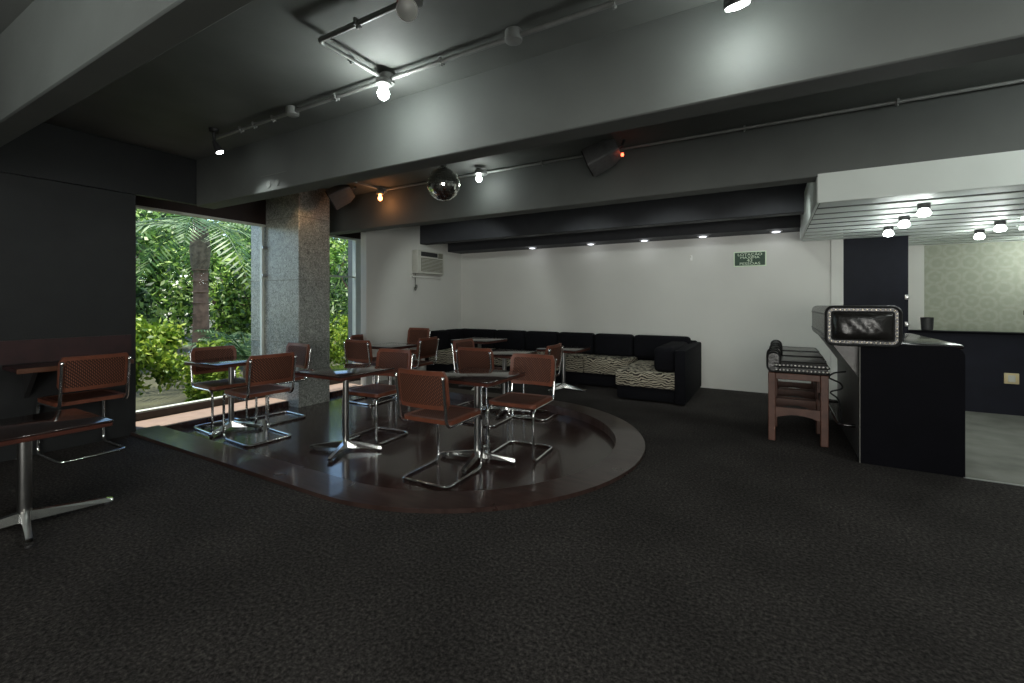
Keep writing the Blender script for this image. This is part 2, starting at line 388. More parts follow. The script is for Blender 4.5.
for z_ in (.75, 1.55, 2.35): gj.box(-6.205, -5.145, 3.555, 4.025, z_, z_+.006)
struct('stone_joint', gj, M['concrete'], gpo)
bb = MB(); bb.box(-5.3, -5.285, -1.2, 1.9, .77, .96); tag(bb.build('wall_panel', M['red_panel']), 'dark red wood panel fixed to the black wall above the shelf', 'wall panel')
# windows
def window(idx, y0, y1, transom):
    f = MB(); z0, z1 = .02, 2.3
    f.box(XG-.05, XG+.03, y0, y1, z0, .1); f.box(XG-.05, XG+.03, y0, y1, z1-.025, z1)
    wo = struct('window_%d' % idx, f, M['frame_white'])
    sl = MB(); sl.box(XG+.03, XG+.05, y0, y1, 0, .085); struct('window_sill', sl, M['sill_dark'], wo)
    j = MB()
    if idx == 1: j.box(XG-.03, XG+.02, y1-.045, y1-.015, .1, z1-.025); j.box(XG-.05, XG+.02, y0, y0+.03, .1, z1-.025)
    else: j.box(XG-.05, XG+.03, y1-.14, y1, .1, z1-.025)
    struct('jamb', j, M['frame_white'], wo)
    if transom: tr_ = MB(); tr_.box(XG-.02, XG+.015, y0, y1, 1.66, 1.685); struct('transom', tr_, M['frame_white'], wo)
    g = MB(); g.box(XG-.012, XG-.004, y0, y1, .1, z1-.025); struct('pane', g, M['glass'], wo)
    if idx == 1:
        for z_ in (1.62, 1.99): h_ = MB(); h_.bbox(XG+.03, XG+.06, y1-.06, y1+.0, z_-.02, z_+.02, .006); struct('glass_clamp', h_, M['steel'], wo)
    return wo
w3 = MB()  # frame added around the fill light, the wall behind it is solid
for x_ in (-1.06, .1, 1.26, 2.42, 3.46): w3.box(x_-.03, x_+.03, -4, -3.95, .25, 2.25)
w3.box(-1.06, 3.46, -4, -3.95, .2, .27); w3.box(-1.06, 3.46, -4, -3.95, 2.22, 2.28); struct('window_3', w3, M['frame_white'])
window(1, 1.94, 3.56, False); window(2, 4.02, 5.2, True)

# ------------------------------------------------------------------ tubular cantilever chairs (local: sitter faces +Y)
def make_chair():
    t = empty('cantilever_chair', 'x', 'chair')
    xs, r = .212, .0115
    half = [(xs, -.275, .765), (xs, -.232, .455), (xs, -.2, .425), (xs, .235, .43), (xs, .235, r), (xs, -.225, r)]
    path = half+[(-p[0], p[1], p[2]) for p in reversed(half)]
    f = MB(); f.tube(fillet(path, .06, 6), r, 10)
    f.tube([(-xs, .17, .418), (xs, .17, .418)], .008, 8)
    f.build('chrome_frame', M['chrome'], t)
    for sx in (-1, 1):
        c = MB(); c.lathe([(.006, 0), (.0145, .004), (.0145, .018), (.008, .026)], 10, aim((sx*xs, -.2745, .758), (0, -.14, 1)))
        c.build('tube_cap', M['chrome'], t)
    # seat: rounded wood frame with woven cane
    s = MB(); o_ = rrect(-.225, .225, -.205, .235, .05); i_ = rrect(-.185, .185, -.165, .195, .03); k = len(o_)
    vs = [(x, y, .437) for x, y in o_]+[(x, y, .465) for x, y in o_]+[(x, y, .465) for x, y in i_]+[(x, y, .437) for x, y in i_]
    fs = [(a*k+i, a*k+(i+1) % k, ((a+1) % 4)*k+(i+1) % k, ((a+1) % 4)*k+i) for a in range(4) for i in range(k)]
    s.add(vs, fs); se = s.build('seat', M['chair_wood'], t)
    cn = MB(); g = 8; vs = []; fs = []
    for j in range(g+1):
        for i in range(g+1):
            a, b_ = i/g*2-1, j/g*2-1; vs.append((a*.188, .015+b_*.183, .4635-.012*(1-a*a)*(1-b_*b_)))
    for j in range(g):
        for i in range(g): q = j*(g+1)+i; fs.append((q, q+1, q+g+2, q+g+1))
    cn.add(vs, fs, True); cn.build('seat_cane', M['cane'], se)
    # backrest: curved panel
    def panel(x0, z0, z1, th, y_off, rr, n=10):
        mb = MB(); pts = rrect(-x0, x0, z0, z1, rr); k = len(pts)
        def yy(x, z): return -.232-(z-.455)*.139+.022-.03*(1-(x/.22)**2)+y_off
        # grid for front and back so that the panel really curves
        nx = 12; nz = 6; vs = []; fs = []
        for sd_ in (0, 1):
            for j in range(nz+1):
                z = z0+(z1-z0)*j/nz; e = 0
                dz = min(z-z0, z1-z)
                if dz < rr: e = rr-math.sqrt(max(0, rr*rr-(rr-dz)**2))
                for i in range(nx+1):
                    x = (x0-e)*(2*i/nx-1); vs.append((x, yy(x, z)+(th if sd_ else 0), z))
        q = (nx+1)*(nz+1)
        for sd_ in (0, 1):
            for j in range(nz):
                for i in range(nx):
                    a = sd_*q+j*(nx+1)+i; fs.append((a, a+1, a+nx+2, a+nx+1))
        bd = [i for i in range(nx+1)]+[j*(nx+1)+nx for j in range(1, nz+1)]+[nz*(nx+1)+i for i in range(nx-1, -1, -1)]+[j*(nx+1) for j in range(nz-1, 0, -1)]
        for a in range(len(bd)): b_ = bd[(a+1) % len(bd)]; fs.append((bd[a], b_, b_+q, bd[a]+q))
        return mb.add(vs, fs, True)
    bk = panel(.222, .545, .815, .026, 0, .022).build('backrest', M['chair_wood'], t)
    panel(.19, .575, .785, .034, -.004, .01).build('back_cane', M['cane'], bk)
    return t
chair0 = make_chair(); used = [0]
def chair(x, y, deg, label, z=PIT):
    o = chair0 if not used[0] else copy_tree(chair0); used[0] = 1
    o.location = (x, y, z); o.scale = (1, 1, 1.03); o.rotation_euler = (0, 0, math.radians(deg)); o['label'] = label
    o['group'] = 'chrome cantilever chairs with red-brown cane'
    return o
#  deg: 0 faces +Y, 90 faces -X, 180 faces -Y, -90 faces +X
chair(-5.03, 1.48, 91, 'chrome cane chair on the carpet facing the wall shelf, back to the low table', 0)
chair(-5.05, 2.62, -94, 'cane chair with its back to the big window, facing into the room')
chair(-4.34, 2.57, 86, 'cane chair facing the big window across the table beside the glass')
chair(-4.87, 3.10, 176, 'cane chair standing against the foot of the granite pillar')
chair(-3.37, 3.18, 183, 'cane chair tucked behind the glossy table that mirrors the leaves')
chair(-2.205, 2.74, 2, 'cane chair seen from behind at the front of the dance floor, nearest its edge')
chair(-1.92, 3.5, 184, 'cane chair facing the camera beside the middle table with a pale reflection')
chair(-2.78, 4.24, 2, 'cane chair seen from behind at the table just beyond the middle table')
chair(-3.24, 4.78, -88, 'cane chair mostly hidden behind another, left of the rear dance floor table')
chair(-2.42, 4.72, 94, 'cane chair facing left between the rear dance floor table and the sofa table')
chair(-4.66, 4.3, 2, 'cane chair seen from behind in front of the small window, at the far table')
chair(-5.13, 4.78, -90, 'cane chair farthest into the small window, behind another chair there')
chair(-4.37, 4.79, 96, 'cane chair with chrome uprights seen from behind, before the white side wall')
chair(-5.07, 5.45, 180, 'dark cane chair against the white side wall at the end of the sofa', 0)

# ------------------------------------------------------------------ pedestal tables
def make_table(name, h, half, foot, pole_r, deg):
    t = empty(name, 'x', 'table')
    tp = MB(); tp.bbox(-half, half, -half, half, h-.012, h, .004, 2); top = tp.build('tabletop', M['table_black'], t)
    e = MB(); q = half-.003; e.bbox(-q, q, -q, q, h-.036, h-.012, .003, 1); e.build('edge_band', M['table_edge'], top)
    pl_ = MB(); pl_.lathe([(.1, h-.042), (.1, h-.036)], 20); pl_.build('mounting_plate', M['black_plastic'], t)
    c = MB(); c.lathe([(pole_r*.95, .06), (pole_r, .08), (pole_r, h-.042)], 18); c.build('column', M['steel'], t)
    for k_ in range(4):
        a = math.radians(deg+90*k_); mx_ = Matrix.Rotation(a, 4, 'Z')
        b_ = MB()
        vs = []; 
        for x_, w_, z0, z1 in ((.0, .028, .03, .085), (.06, .026, .026, .075), (foot-.03, .019, .018, .042), (foot, .017, .018, .034)):
            vs += [(x_, -w_, z0), (x_, w_, z0), (x_, w_*.7, z1), (x_, -w_*.7, z1)]
        fs = [(0, 1, 2, 3), (12, 15, 14, 13)]
        for i in range(3):
            for j in range(4): fs.append((i*4+j, i*4+(j+1) % 4, (i+1)*4+(j+1) % 4, (i+1)*4+j))
        b_.add(vs, fs, False, mx_); fo_ = b_.build('foot', M['chrome'], t)
        g = MB(); g.lathe([(.016, 0), (.018, .008), (.012, .02)], 12, mx_ @ Matrix.Translation((foot-.025, 0, 0))); g.build('glide', M['black_plastic'], fo_)
    return t
tab0 = make_table('pedestal_table', .722, .3, .33, .026, 15)
tab1 = make_table('pedestal_table', .722, .3, .33, .026, 27)
low0 = make_table('low_pedestal_table', .572, .3, .38, .03, -10)
ta = [0]
def table(x, y, label, z=PIT, deg=0):
    src = tab1 if ta[0] < 2 else tab0
    o = src if ta[0] in (0, 2) else copy_tree(src); ta[0] += 1
    o.location = (x, y, z); o.rotation_euler = (0, 0, math.radians(deg)); o['label'] = label; o['group'] = 'square pedestal tables on the dance floor'
    return o
table(-4.92, 2.62, 'square dark table beside the big window, between two cane chairs', deg=2)
table(-3.32, 2.76, 'square glossy table before the granite pillar, top mirroring the leaves', deg=0)
table(-2.15, 3.14, 'square table in the middle of the dance floor with a pale reflection on top')
table(-2.82, 4.70, 'square dark table at the rear of the dance floor, behind the middle table')
table(-4.68, 4.68, 'square dark table by the small window with four chairs crowded round it')
table(-3.72, 5.49, 'square table on the carpet in the corner of the black sofa', 0)
low0['label'] = 'low square table with red wood edge on the carpet at the left of the photo'
low0.location = (-3.68, .83, 0)
lt = copy_tree(low0); lt.location = (-2.63, 6.06, 0); lt.scale = (1, 1, 1.05); lt['label'] = 'low square chrome-legged table in front of the zebra sofa seats'
low0['group'] = lt['group'] = 'low pedestal tables on the carpet'

# wall shelf on the left
ws = empty('wall_shelf', 'narrow red-brown wooden shelf table on the black wall behind the chair', 'shelf', (-5.3, 1.07, .73))
s_ = MB(); s_.bbox(0, .36, 0, .72, 0, .032, .004, 1); s_.build('shelf_board', M['red_panel'], ws)
s_ = MB(); s_.bbox(.36, .378, 0, .72, -.006, .032, .003, 1); s_.build('front_edge', M['shelf_wood'], ws)
for y_ in (.12, .62):
    s_ = MB(); s_.add([(0, y_, 0), (.25, y_, 0), (0, y_, -.25), (0, y_+.03, 0), (.25, y_+.03, 0), (0, y_+.03, -.25)], [(0, 1, 2), (3, 5, 4), (0, 3, 4, 1), (1, 4, 5, 2), (0, 2, 5, 3)])
    s_.build('bracket', M['black_plastic'], ws)

# ------------------------------------------------------------------ L-shaped sofa
so = empty('corner_sofa', 'long black corner sofa with zebra-print seats along the white walls', 'sofa', (0, 0, 0))
p = MB(); p.bbox(-5.27, -.95, 6.46, 7.14, .02, .2, .015); p.bbox(-5.27, -4.8, 6.1, 6.6, .02, .2, .015); p.bbox(-1.76, -.95, 5.8, 6.6, .02, .2, .015)
p.build('plinth', M['sofa_black'], so)
p = MB(); p.bbox(-5.28, -.95, 7.03, 7.17, .2, .7, .03); p.build('back_frame', M['sofa_black'], so)
p = MB(); p.bbox(-5.29, -5.18, 6.08, 7.1, .2, .7, .03); p.build('side_frame', M['sofa_black'], so)
xs_ = [-5.16, -4.34, -3.72, -3.10, -2.47, -1.84, -1.02]
for a, b_ in zip(xs_[:-1], xs_[1:]):
    p = MB(); p.bbox(a+.004, b_-.004, 6.86, 7.06, .42, .765, .055, 3); p.build('back_cushion', M['sofa_black'], so)
for y0_, y1_ in ((6.08, 6.5), (6.51, 6.9)):
    p = MB(); p.bbox(-5.22, -5.02, y0_, y1_, .42, .765, .055, 3); p.build('back_cushion', M['sofa_black'], so)
sx_ = [-4.78, -4.34, -3.72, -3.10, -2.47, -1.78]
for a, b_ in zip(sx_[:-1], sx_[1:]):
    p = MB(); p.bbox(a+.003, b_-.003, 6.42, 6.98, .2, .43, .025, 2); p.build('seat_cushion', M['zebra'], so)
p = MB(); p.bbox(-5.2, -4.78, 6.08, 7.0, .2, .43, .025, 2); p.build('seat_cushion', M['zebra'], so)
p = MB(); p.bbox(-1.775, -1.0, 5.77, 6.98, .185, .385, .025, 2); p.build('chaise_cushion', M['zebra'], so)
p = MB(); p.bbox(-1.30, -1.03, 5.82, 6.9, .385, .7, .06, 3); p.build('side_cushion', M['sofa_black'], so)
p = MB(); p.bbox(-1.03, -.9, 5.74, 7.17, .02, .68, .02, 2); p.build('arm', M['sofa_black'], so)

# ------------------------------------------------------------------ bar counter
bar = empty('bar_counter', 'black bar counter with rounded end panel and big padded leather armrest', 'bar counter', (0, 0, 0))
def yprism(pts, y0, y1, smooth=False):   # x,z outline swept along Y
    mb = MB(); k = len(pts)
    vs = [(x_, y0, z_) for x_, z_ in pts]+[(x_, y1, z_) for x_, z_ in pts]
    fs = [tuple(range(k)), tuple(reversed(range(k, 2*k)))]+[(i, (i+1) % k, k+(i+1) % k, k+i) for i in range(k)]
    return mb.add(vs, fs, smooth)
R_ = .075
ep = [(.6, 0), (1.21, 0)]+[(1.21-R_+R_*math.cos(a), .945-R_+R_*math.sin(a)) for a in [PI/2*i/8 for i in range(9)]]+[(.6, .945)]
yprism(ep, 4.45, 4.5).build('end_panel', M['black_lam'], bar)
p = MB(); p.box(.612, .65, 4.5, 5.96, 0, .93); p.build('front_panel', M['leather_grey'], bar)  # grey includes the white wall's reflection, put into the panel colour
p = MB(); p.bbox(.596, .606, 4.444, 4.452, 0, .94, .002, 1); p.build('edge_strip', M['cord_grey'], bar)
p = MB(); p.bbox(.62, 1.22, 4.5, 5.96, .92, .955, .012, 2); p.build('countertop', M['black_glossy'], bar)
p = MB(); p.box(1.16, 1.2, 4.5, 5.96, 0, .92); p.box(.65, 1.16, 5.9, 5.95, 0, .92); p.build('rear_panel', M['black_lam'], bar)
yprism([(.42, .94), (.61, .94), (.61, .66)], 4.52, 5.94).build('armrest_support', M['leather_grey'], bar)
rr_ = rrect(.38, .845, .932, 1.232, .05)
rl = yprism(rr_, 4.42, 5.9, True).build('armrest', M['leather'], bar)
# end cap: cushion bulging towards the camera, piping and nail heads
ec = MB(); g = 14; vs = []; fs = []
for j in range(g+1):
    for i in range(g+1):
        a, b_ = 2*i/g-1, 2*j/g-1
        x_ = .6125+a*.192; z_ = 1.082+b_*.112
        bul = (max(0, 1-abs(a)**4)*max(0, 1-abs(b_)**4))**.7
        vs.append((x_, 4.418-.05*bul+.006*math.sin(9*a+4*b_)*bul, z_))
for j in range(g):
    for i in range(g): q = j*(g+1)+i; fs.append((q, q+g+1, q+g+2, q+1))
ec.add(vs, fs, True); ec.build('end_cushion', M['leather'], rl)
for (ins, rad) in ((0, .011), (.04, .007)):
    p = MB(); p.tube([(x_, 4.416, z_) for x_, z_ in rrect(.38+ins, .845-ins, .932+ins, 1.232-ins, max(.05-ins, .012))], rad, 8, closed=True); p.build('welt', M['piping'], rl)
p = MB()
oo = rrect(.402, .823, .954, 1.21, .03, 3)
per = []
for i in range(len(oo)):
    a = Vector(oo[i]); b_ = Vector(oo[(i+1) % len(oo)]); per.append((a, b_, (b_-a).length))
tot = sum(q[2] for q in per); nn = 46
for q in range(nn):
    s_ = tot*q/nn
    for a, b_, L_ in per:
        if s_ <= L_: c = a.lerp(b_, s_/max(L_, 1e-6)); break
        s_ -= L_
    p.lathe([(.0058, 0), (.005, .004), (.0025, .006)], 8, Matrix.Translation((c.x, 4.419, c.y)) @ Matrix.Rotation(PI/2, 4, 'X'))
p.build('nail_heads', M['brass'], rl)['kind'] = 'stuff'
for x_, z_ in ((.379, 1.17), (.379, 1.0)):
    p = MB(); p.tube([(x_, 4.43, z_), (x_, 5.89, z_)], .006, 6); p.build('welt', M['piping'], rl)
p = MB(); p.tube(fillet([(.62, 4.75, .22), (.5, 4.75, .22), (.5, 5.8, .22), (.62, 5.8, .22)], .04), .014, 10); p.build('foot_rail', M['black_glossy'], bar)

# bar stools
def make_stool():
    t = empty('bar_stool', 'x', 'stool')
    hw, hd_, h_ = .2, .22, .625
    for sx in (-1, 1):
        for sy in (-1, 1):
            p = MB(); p.bbox(sx*hw-.03, sx*hw+.03, sy*hd_-.03, sy*hd_+.03, 0, h_, .006, 1); p.build('leg', M['stool_wood'], t)
    for sy in (-1, 1):
        p = MB(); p.bbox(-hw+.03, hw-.03, sy*hd_-.016, sy*hd_+.016, h_-.06, h_-.003, .004, 1)
        p.build('apron', M['stool_wood'], t)
        p = MB(); pts = [(-hw+.03, .31), (hw-.03, .31), (hw-.03, .215)]+[(hw-.03-(2*hw-.06)*k_/8, .215+.035*math.sin(PI*k_/8)) for k_ in range(1, 8)]+[(-hw+.03, .215)]
        yprism(pts, sy*hd_-.014, sy*hd_+.014).build('stretcher', M['stool_wood'], t)
    for sx in (-1, 1):
        p = MB(); p.bbox(sx*hw-.016, sx*hw+.016, -hd_+.03, hd_-.03, h_-.06, h_-.003, .004, 1); p.build('apron', M['stool_wood'], t)
        p = MB(); p.bbox(sx*hw-.014, sx*hw+.014, -hd_+.03, hd_-.03, .34, .40, .004, 1); p.build('stretcher', M['stool_wood'], t)
    p = MB(); p.bbox(-.19, .23, -.25, .25, h_, h_+.105, .03, 3); se = p.build('seat_cushion', M['leather_grey'], t)
    for z_ in (.012, .06, .1):
        p = MB(); e = .004 if z_ < .09 else -.018
        p.tube([(x_, y_, h_+z_) for x_, y_ in rrect(-.19-e, .23+e, -.25-e, .25+e, .03)], .009, 8, closed=True); p.build('welt', M['piping'], se)
    p = MB(); p.bbox(-.185, .225, -.253, -.235, h_+.008, h_+.092, .006, 1); p.build('front_band', M['piping'], se)
    p = MB()
    for z_ in (.03, .072):
        for q in range(14): p.lathe([(.009, 0), (.008, .005), (.003, .009)], 8, Matrix.Translation((-.165+.385*q/13, -.253, h_+z_)) @ Matrix.Rotation(PI/2, 4, 'X'))
    p.build('nail_heads', M['stud'], se)['kind'] = 'stuff'
    rr = rrect(-.235, -.135, h_+.01, h_+.185, .048)
    ro_ = yprism(rr, -.25, .25, True).build('side_roll', M['leather_grey'], t)
    p = MB(); p.tube([(x_, -.252, z_) for x_, z_ in rr], .009, 8, closed=True); p.build('welt', M['piping'], ro_)
    p = MB(); k = len(rr); p.add([(x_, -.254, z_) for x_, z_ in rr], [tuple(range(k))]); p.build('roll_end', M['leather'], ro_)
    for y_ in (-.08, .1):
        p = MB(); p.tube([(x_, y_, z_) for x_, z_ in rrect(-.238, -.132, h_+.01, h_+.188, .048)], .008, 8, closed=True); p.build('welt', M['piping'], ro_)
    return t
st0 = make_stool(); st0.location = (.2, 5.02, 0)
st0['label'] = 'front padded bar stool of the row beside the bar, its wooden legs in full view'
for k_, (y_, lb) in enumerate(((5.56, 'middle padded bar stool in the row, between the front stool and the wall one'), (6.12, 'padded bar stool at the back of the row, nearest the white wall'))):
    s_ = copy_tree(st0); s_.location = (.22+.01*k_, y_, 0); s_['label'] = lb
for o in bpy.data.objects:
    if o.name.startswith('bar_stool'): o['group'] = 'padded leather bar stools'
# cable hanging at the front of the bar
p = MB(); p.tube(fillet([(.6, 5.2, .62), (.5, 5.2, .6), (.46, 5.22, .55), (.57, 5.25, .5), (.59, 5.3, .44), (.47, 5.3, .4), (.56, 5.34, .34), (.59, 5.36, .05)], .05), .008, 8)
tag(p.build('cable', M['black_plastic']), 'black cable looping down the bar front behind the stools', 'cable')
# things on the bar wall
p = empty('tumbler', 'black tumbler on the navy half-wall below the patterned wallpaper', 'cup', (1.63, 7.24, .925))
q = MB(); q.lathe([(.045, 0), (.055, .01), (.062, .155), (.056, .155), (.05, .02)], 20); q.build('body', M['black_plastic'], p)
q = MB(); q.tube([(.06*math.cos(a), .06*math.sin(a), .155) for a in [2*PI*i/20 for i in range(20)]], .004, 6, closed=True); q.build('rim', M['black_glossy'], p)
def socket(x_, y_, z_, label, wd, ht, m1, m2):
    t = empty('wall_socket', label, 'socket', (x_, y_, z_))
    q = MB(); q.bbox(-wd/2, wd/2, -.014, 0, -ht/2, ht/2, .005, 2); q.build('cover_plate', m1, t)
    q = MB(); q.bbox(-wd/4, wd/4, -.02, -.012, -ht/3.2, ht/3.2, .004, 1); q.build('outlet', m2, t)
socket(2.33, 7.185, .41, 'small cream wall socket on the navy half-wall', .12, .12, M['socket_cream'], M['ac_white'])
socket(2.9, 8.45, 1.13, 'small dark socket plate on the patterned wallpaper', .1, .06, M['black_plastic'], M['black_glossy'])
for z_, lb in ((1.33, 'upper small chrome bracket on the edge of the navy wall opening'), (1.0, 'lower small chrome bracket on the edge of the navy wall opening')):
    t = empty('glass_bracket', lb, 'bracket', (1.43, 7.18, z_))
    q = MB(); q.bbox(-.02, .02, -.02, .004, -.03, .03, .005, 2); q.build('plate', M['steel'], t)
    q = MB(); q.lathe([(.01, 0), (.01, .012)], 12, Matrix.Translation((0, -.02, 0)) @ Matrix.Rotation(PI/2, 4, 'X')); q.build('screw', M['chrome'], t)

# slatted white soffit over the bar
fs_ = struct('ceiling_fascia', MB().box(.32, 5.5, 4.366, 4.384, 2.068, 2.3), M['slat_white'], label='white fascia board of the slatted soffit above the bar')
yy_ = 4.41
while yy_ < 8.4:
    if not (7.1 < yy_ < 7.15):
        struct('ceiling_slat', MB().bbox(.33+.01, 5.5, yy_, yy_+.212, 2.07, 2.076, .002, 1) if yy_ < 6.9 else MB().bbox(.84 if yy_ < 7.1 else 1.45, 5.5, yy_, yy_+.212, 2.07, 2.076, .002, 1), M['slat_white'])
    yy_ += .305
struct('ceiling_soffit_end', MB().box(.315, .335, 4.385, 6.9, 2.075, 2.5), M['slat_white'])
struct('ceiling_soffit_deck', MB().box(.34, 5.5, 4.58, 7.2, 2.27, 2.3), M['dark_paint'])

# ------------------------------------------------------------------ lamps
WC = (.93, 1, .96)
def can_lamp(loc, d, bulb, label, power, rad=.035, length=.11, stem=.06, col=WC, spot=None, name='spotlight', lit=True):
    """Small spotlight: mount, stem, can, glowing lens; loc is the lens centre and d the way it points."""
    t = empty(name, label, 'lamp', loc)
    D = Vector(d).normalized(); bk = -D*length
    if stem is None: stem = CZ-.03-loc[2]-bk.z
    q = MB(); q.lathe([(rad*1.0, 0), (rad*1.02, -.01), (rad*.8, -length*.55), (rad*.45, -length)], 18, aim((0, 0, 0), d)); q.build('lamp_can', M['reflector'] if name == 'reflector_lamp' else M['black_plastic'], t)
    q = MB(); q.lathe([(rad*.9, .001), (rad*.85, .008), (rad*.4, .014)], 18, aim((0, 0, 0), d)); q.build('bulb', bulb, t)
    q = MB(); q.tube([bk*.95, Vector((bk.x, bk.y, bk.z+stem))], .012, 8); q.build('stem', M['black_plastic'], t)
    q = MB(); q.lathe([(.035, bk.z+stem), (.04, bk.z+stem+.03)], 14, Matrix.Translation((bk.x, bk.y, 0))); q.build('mount', M['black_plastic'], t)
    if power:
        if spot: light('lamp_light', 'SPOT', Vector(loc)+D*.03, power, col, t, .03, d, spot)
        else: light('lamp_light', 'POINT', Vector(loc)+D*.06, power, col, t, .05)
    return t
def globe_lamp(loc, bulb, label, power, r=.045, col=WC, off=(0, 0, -.07)):
    t = empty('ceiling_bulb', label, 'lamp', loc)
    q = MB(); q.lathe([(.048, .055), (.05, .085), (.03, .11)], 16); q.build('socket', M['conduit'], t)
    q = MB(); q.lathe([(.018, .06), (r*.6, .04), (r, 0), (r*.8, -r*.6), (r*.35, -r)], 18); q.build('bulb', bulb, t)
    if power: light('lamp_light', 'POINT', Vector(loc)+Vector(off), power, col, t, .06)
    return t
def dome_lamp(loc, label, power):
    t = empty('dome_lamp', label, 'lamp', loc)
    q = MB(); q.lathe([(.04, .045), (.042, .05), (.042, .083)], 16); q.build('mount', M['black_plastic'], t)
    q = MB(); q.lathe([(.025, .045), (.036, .03), (.046, .005), (.036, -.015), (.016, -.022)], 20); q.build('bulb', M['bulb_white'], t)
    light('lamp_light', 'POINT', Vector(loc)+Vector((0, 0, -.2)), power, WC, t, .08)
    return t
globe_lamp((-2.17, 2.1, 2.615), M['bulb_white'], 'bright lit bulb at the conduit junction on the ceiling', 13, .04)
t = can_lamp((-1.48, 1.58, 2.64), (.55, -.62, -.6), M['reflector'], 'unlit silver reflector lamp with red clip on the ceiling conduit', 0, .05, .1, .04, name='reflector_lamp')
q = MB(); q.bbox(-.05, -.015, -.02, .0, .02, .05, .005); q.build('clip', M['red_plastic'], t)
can_lamp((-4.16, 2.12, 2.575), (.18, .2, -.55), M['bulb_white'], 'small spotlight at the end of the conduit, shining on the concrete beam', 14, .032, .1, None, spot=1.5)
can_lamp((-.13, 2.2, 2.57), (.1, .35, -1), M['bulb_white'], 'bright lamp cut by the top edge of the photo, before the beam', 5, .055, .12, None)
globe_lamp((-2.80, 4.12, 2.63), M['bulb_white'], 'starry lit bulb on the second beam beside the mirror ball', 3, .035)
globe_lamp((-4.42, 4.22, 2.62), M['bulb_orange'], 'small glowing orange bulb on the second beam near the pillar', 1.3, .03, (1, .4, .14))
can_lamp((-4.86, 3.35, 2.62), (-.55, .5, -.75), M['bulb_orange'], 'small orange spotlight tucked behind the beam above the pillar', 4.5, .03, .08, None, (1, .6, .28), spot=.9)
for y_, lb in ((4.84, 'front one of the three round lamps under the slatted soffit'), (5.47, 'middle one of the three round lamps under the slatted soffit'), (6.12, 'rear one of the three round lamps under the slatted soffit')):
    t = dome_lamp((1.07, y_, 1.985), lb, 3.4); t['group'] = 'round lamps under the slatted soffit'
for x_, y_, lb in ((1.95, 6.25, 'lamp beyond the row of three, over the bar, close to the lit tube'), (1.99, 6.9, 'lamp over the half-wall in front of the patterned wallpaper')):
    dome_lamp((x_, y_, 1.985), lb, 3.4)
for y_, x0_, lb in ((5.9, 1.96, 'lit fluorescent tube under the soffit at the right edge, the upper one'), (6.66, 2.2, 'lit fluorescent tube under the soffit at the right edge, the lower fainter one')):
    t = empty('tube_light', lb, 'lamp', (x0_, y_, 2.03))
    q = MB(); q.tube([(.02, 0, 0), (1.2, 0, 0)], .016, 12); q.build('tube', M['tube'], t)
    q = MB(); q.bbox(0, 1.22, -.03, .03, .02, .042, .004, 1); q.build('batten', M['slat_white'], t)
for y_, x_ in ((7.9, 3.0),):
    globe_lamp((x_, y_, 1.98), M['bulb_white'], 'lit bulb in the room behind the half-wall', 16, .04)
# recessed downlights over the sofa
dn = ['first', 'second', 'third', 'fourth', 'fifth']
for k_, x_ in enumerate((-3.62, -2.55, -1.69, -.86, .05)):
    t = empty('downlight', '%s recessed downlight from the corner, in the dark soffit over the white wall' % dn[k_].capitalize(), 'lamp', (x_, 6.98, 2.22), 0, 'downlights over the sofa')
    q = MB(); q.lathe([(.075, 0), (.078, -.006), (.055, -.012)], 20); q.build('ring', M['steel'], t)
    q = MB(); q.lathe([(.055, -.008), (.05, -.018), (.02, -.024)], 20); q.build('lens', M['bulb_soft'], t)
    light('lamp_light', 'POINT', (x_, 6.95, 2.12), .4, (.95, .97, 1), t, .06)
# unseen bulbs added in hidden bays and behind the camera to light beams
for x_, y_, pw_ in ((.9, -.35, 16), (-2.6, -.35, 20), (1.5, 1.5, 16), (3.6, 1.6, 20), (2.2, 3.3, 26), (4.2, 3.4, 26)):
    globe_lamp((x_, y_, 2.62), M['bulb_white'], 'added lit bulb hanging in a ceiling bay out of view' , pw_, .04)['group'] = 'added bulbs in the ceiling bays'

for k_, x_ in enumerate((-3.3, -2.2, -1.1, 0)):  # unseen spotlights added to brighten the white walls
    t = can_lamp((x_, 4.8, 2.47), (-.6, .75, -.62) if k_ == 0 else (0, .8, -.66), M['bulb_white'], 'added small black spotlight unseen behind the second beam washing the white wall', 32 if k_ == 0 else 20, .04, .1, None, spot=1.5)
    t['group'] = 'added wall washing spotlights'
# unseen standing lamp added to lift beam undersides and carpet
t = empty('added_floor_lamp', 'added unseen standing lamp with a white globe behind the camera', 'lamp', (1.0, -1.3, 0))
q = MB(); q.lathe([(.14, 0), (.14, .015), (.02, .03), (.014, .04), (.014, .95)], 20); q.build('stand', M['black_plastic'], t)
q = MB(); q.lathe([(.02, .95), (.09, 1.0), (.12, 1.08), (.09, 1.17), (.03, 1.2)], 20); q.build('globe', mat('white_lamp_globe', (.9, .9, .85), .5, emit=(1, .97, .9), est=6), t)
light('lamp_light', 'POINT', (1.0, -1.05, 1.1), 24, (1, .96, .88), t, .15)
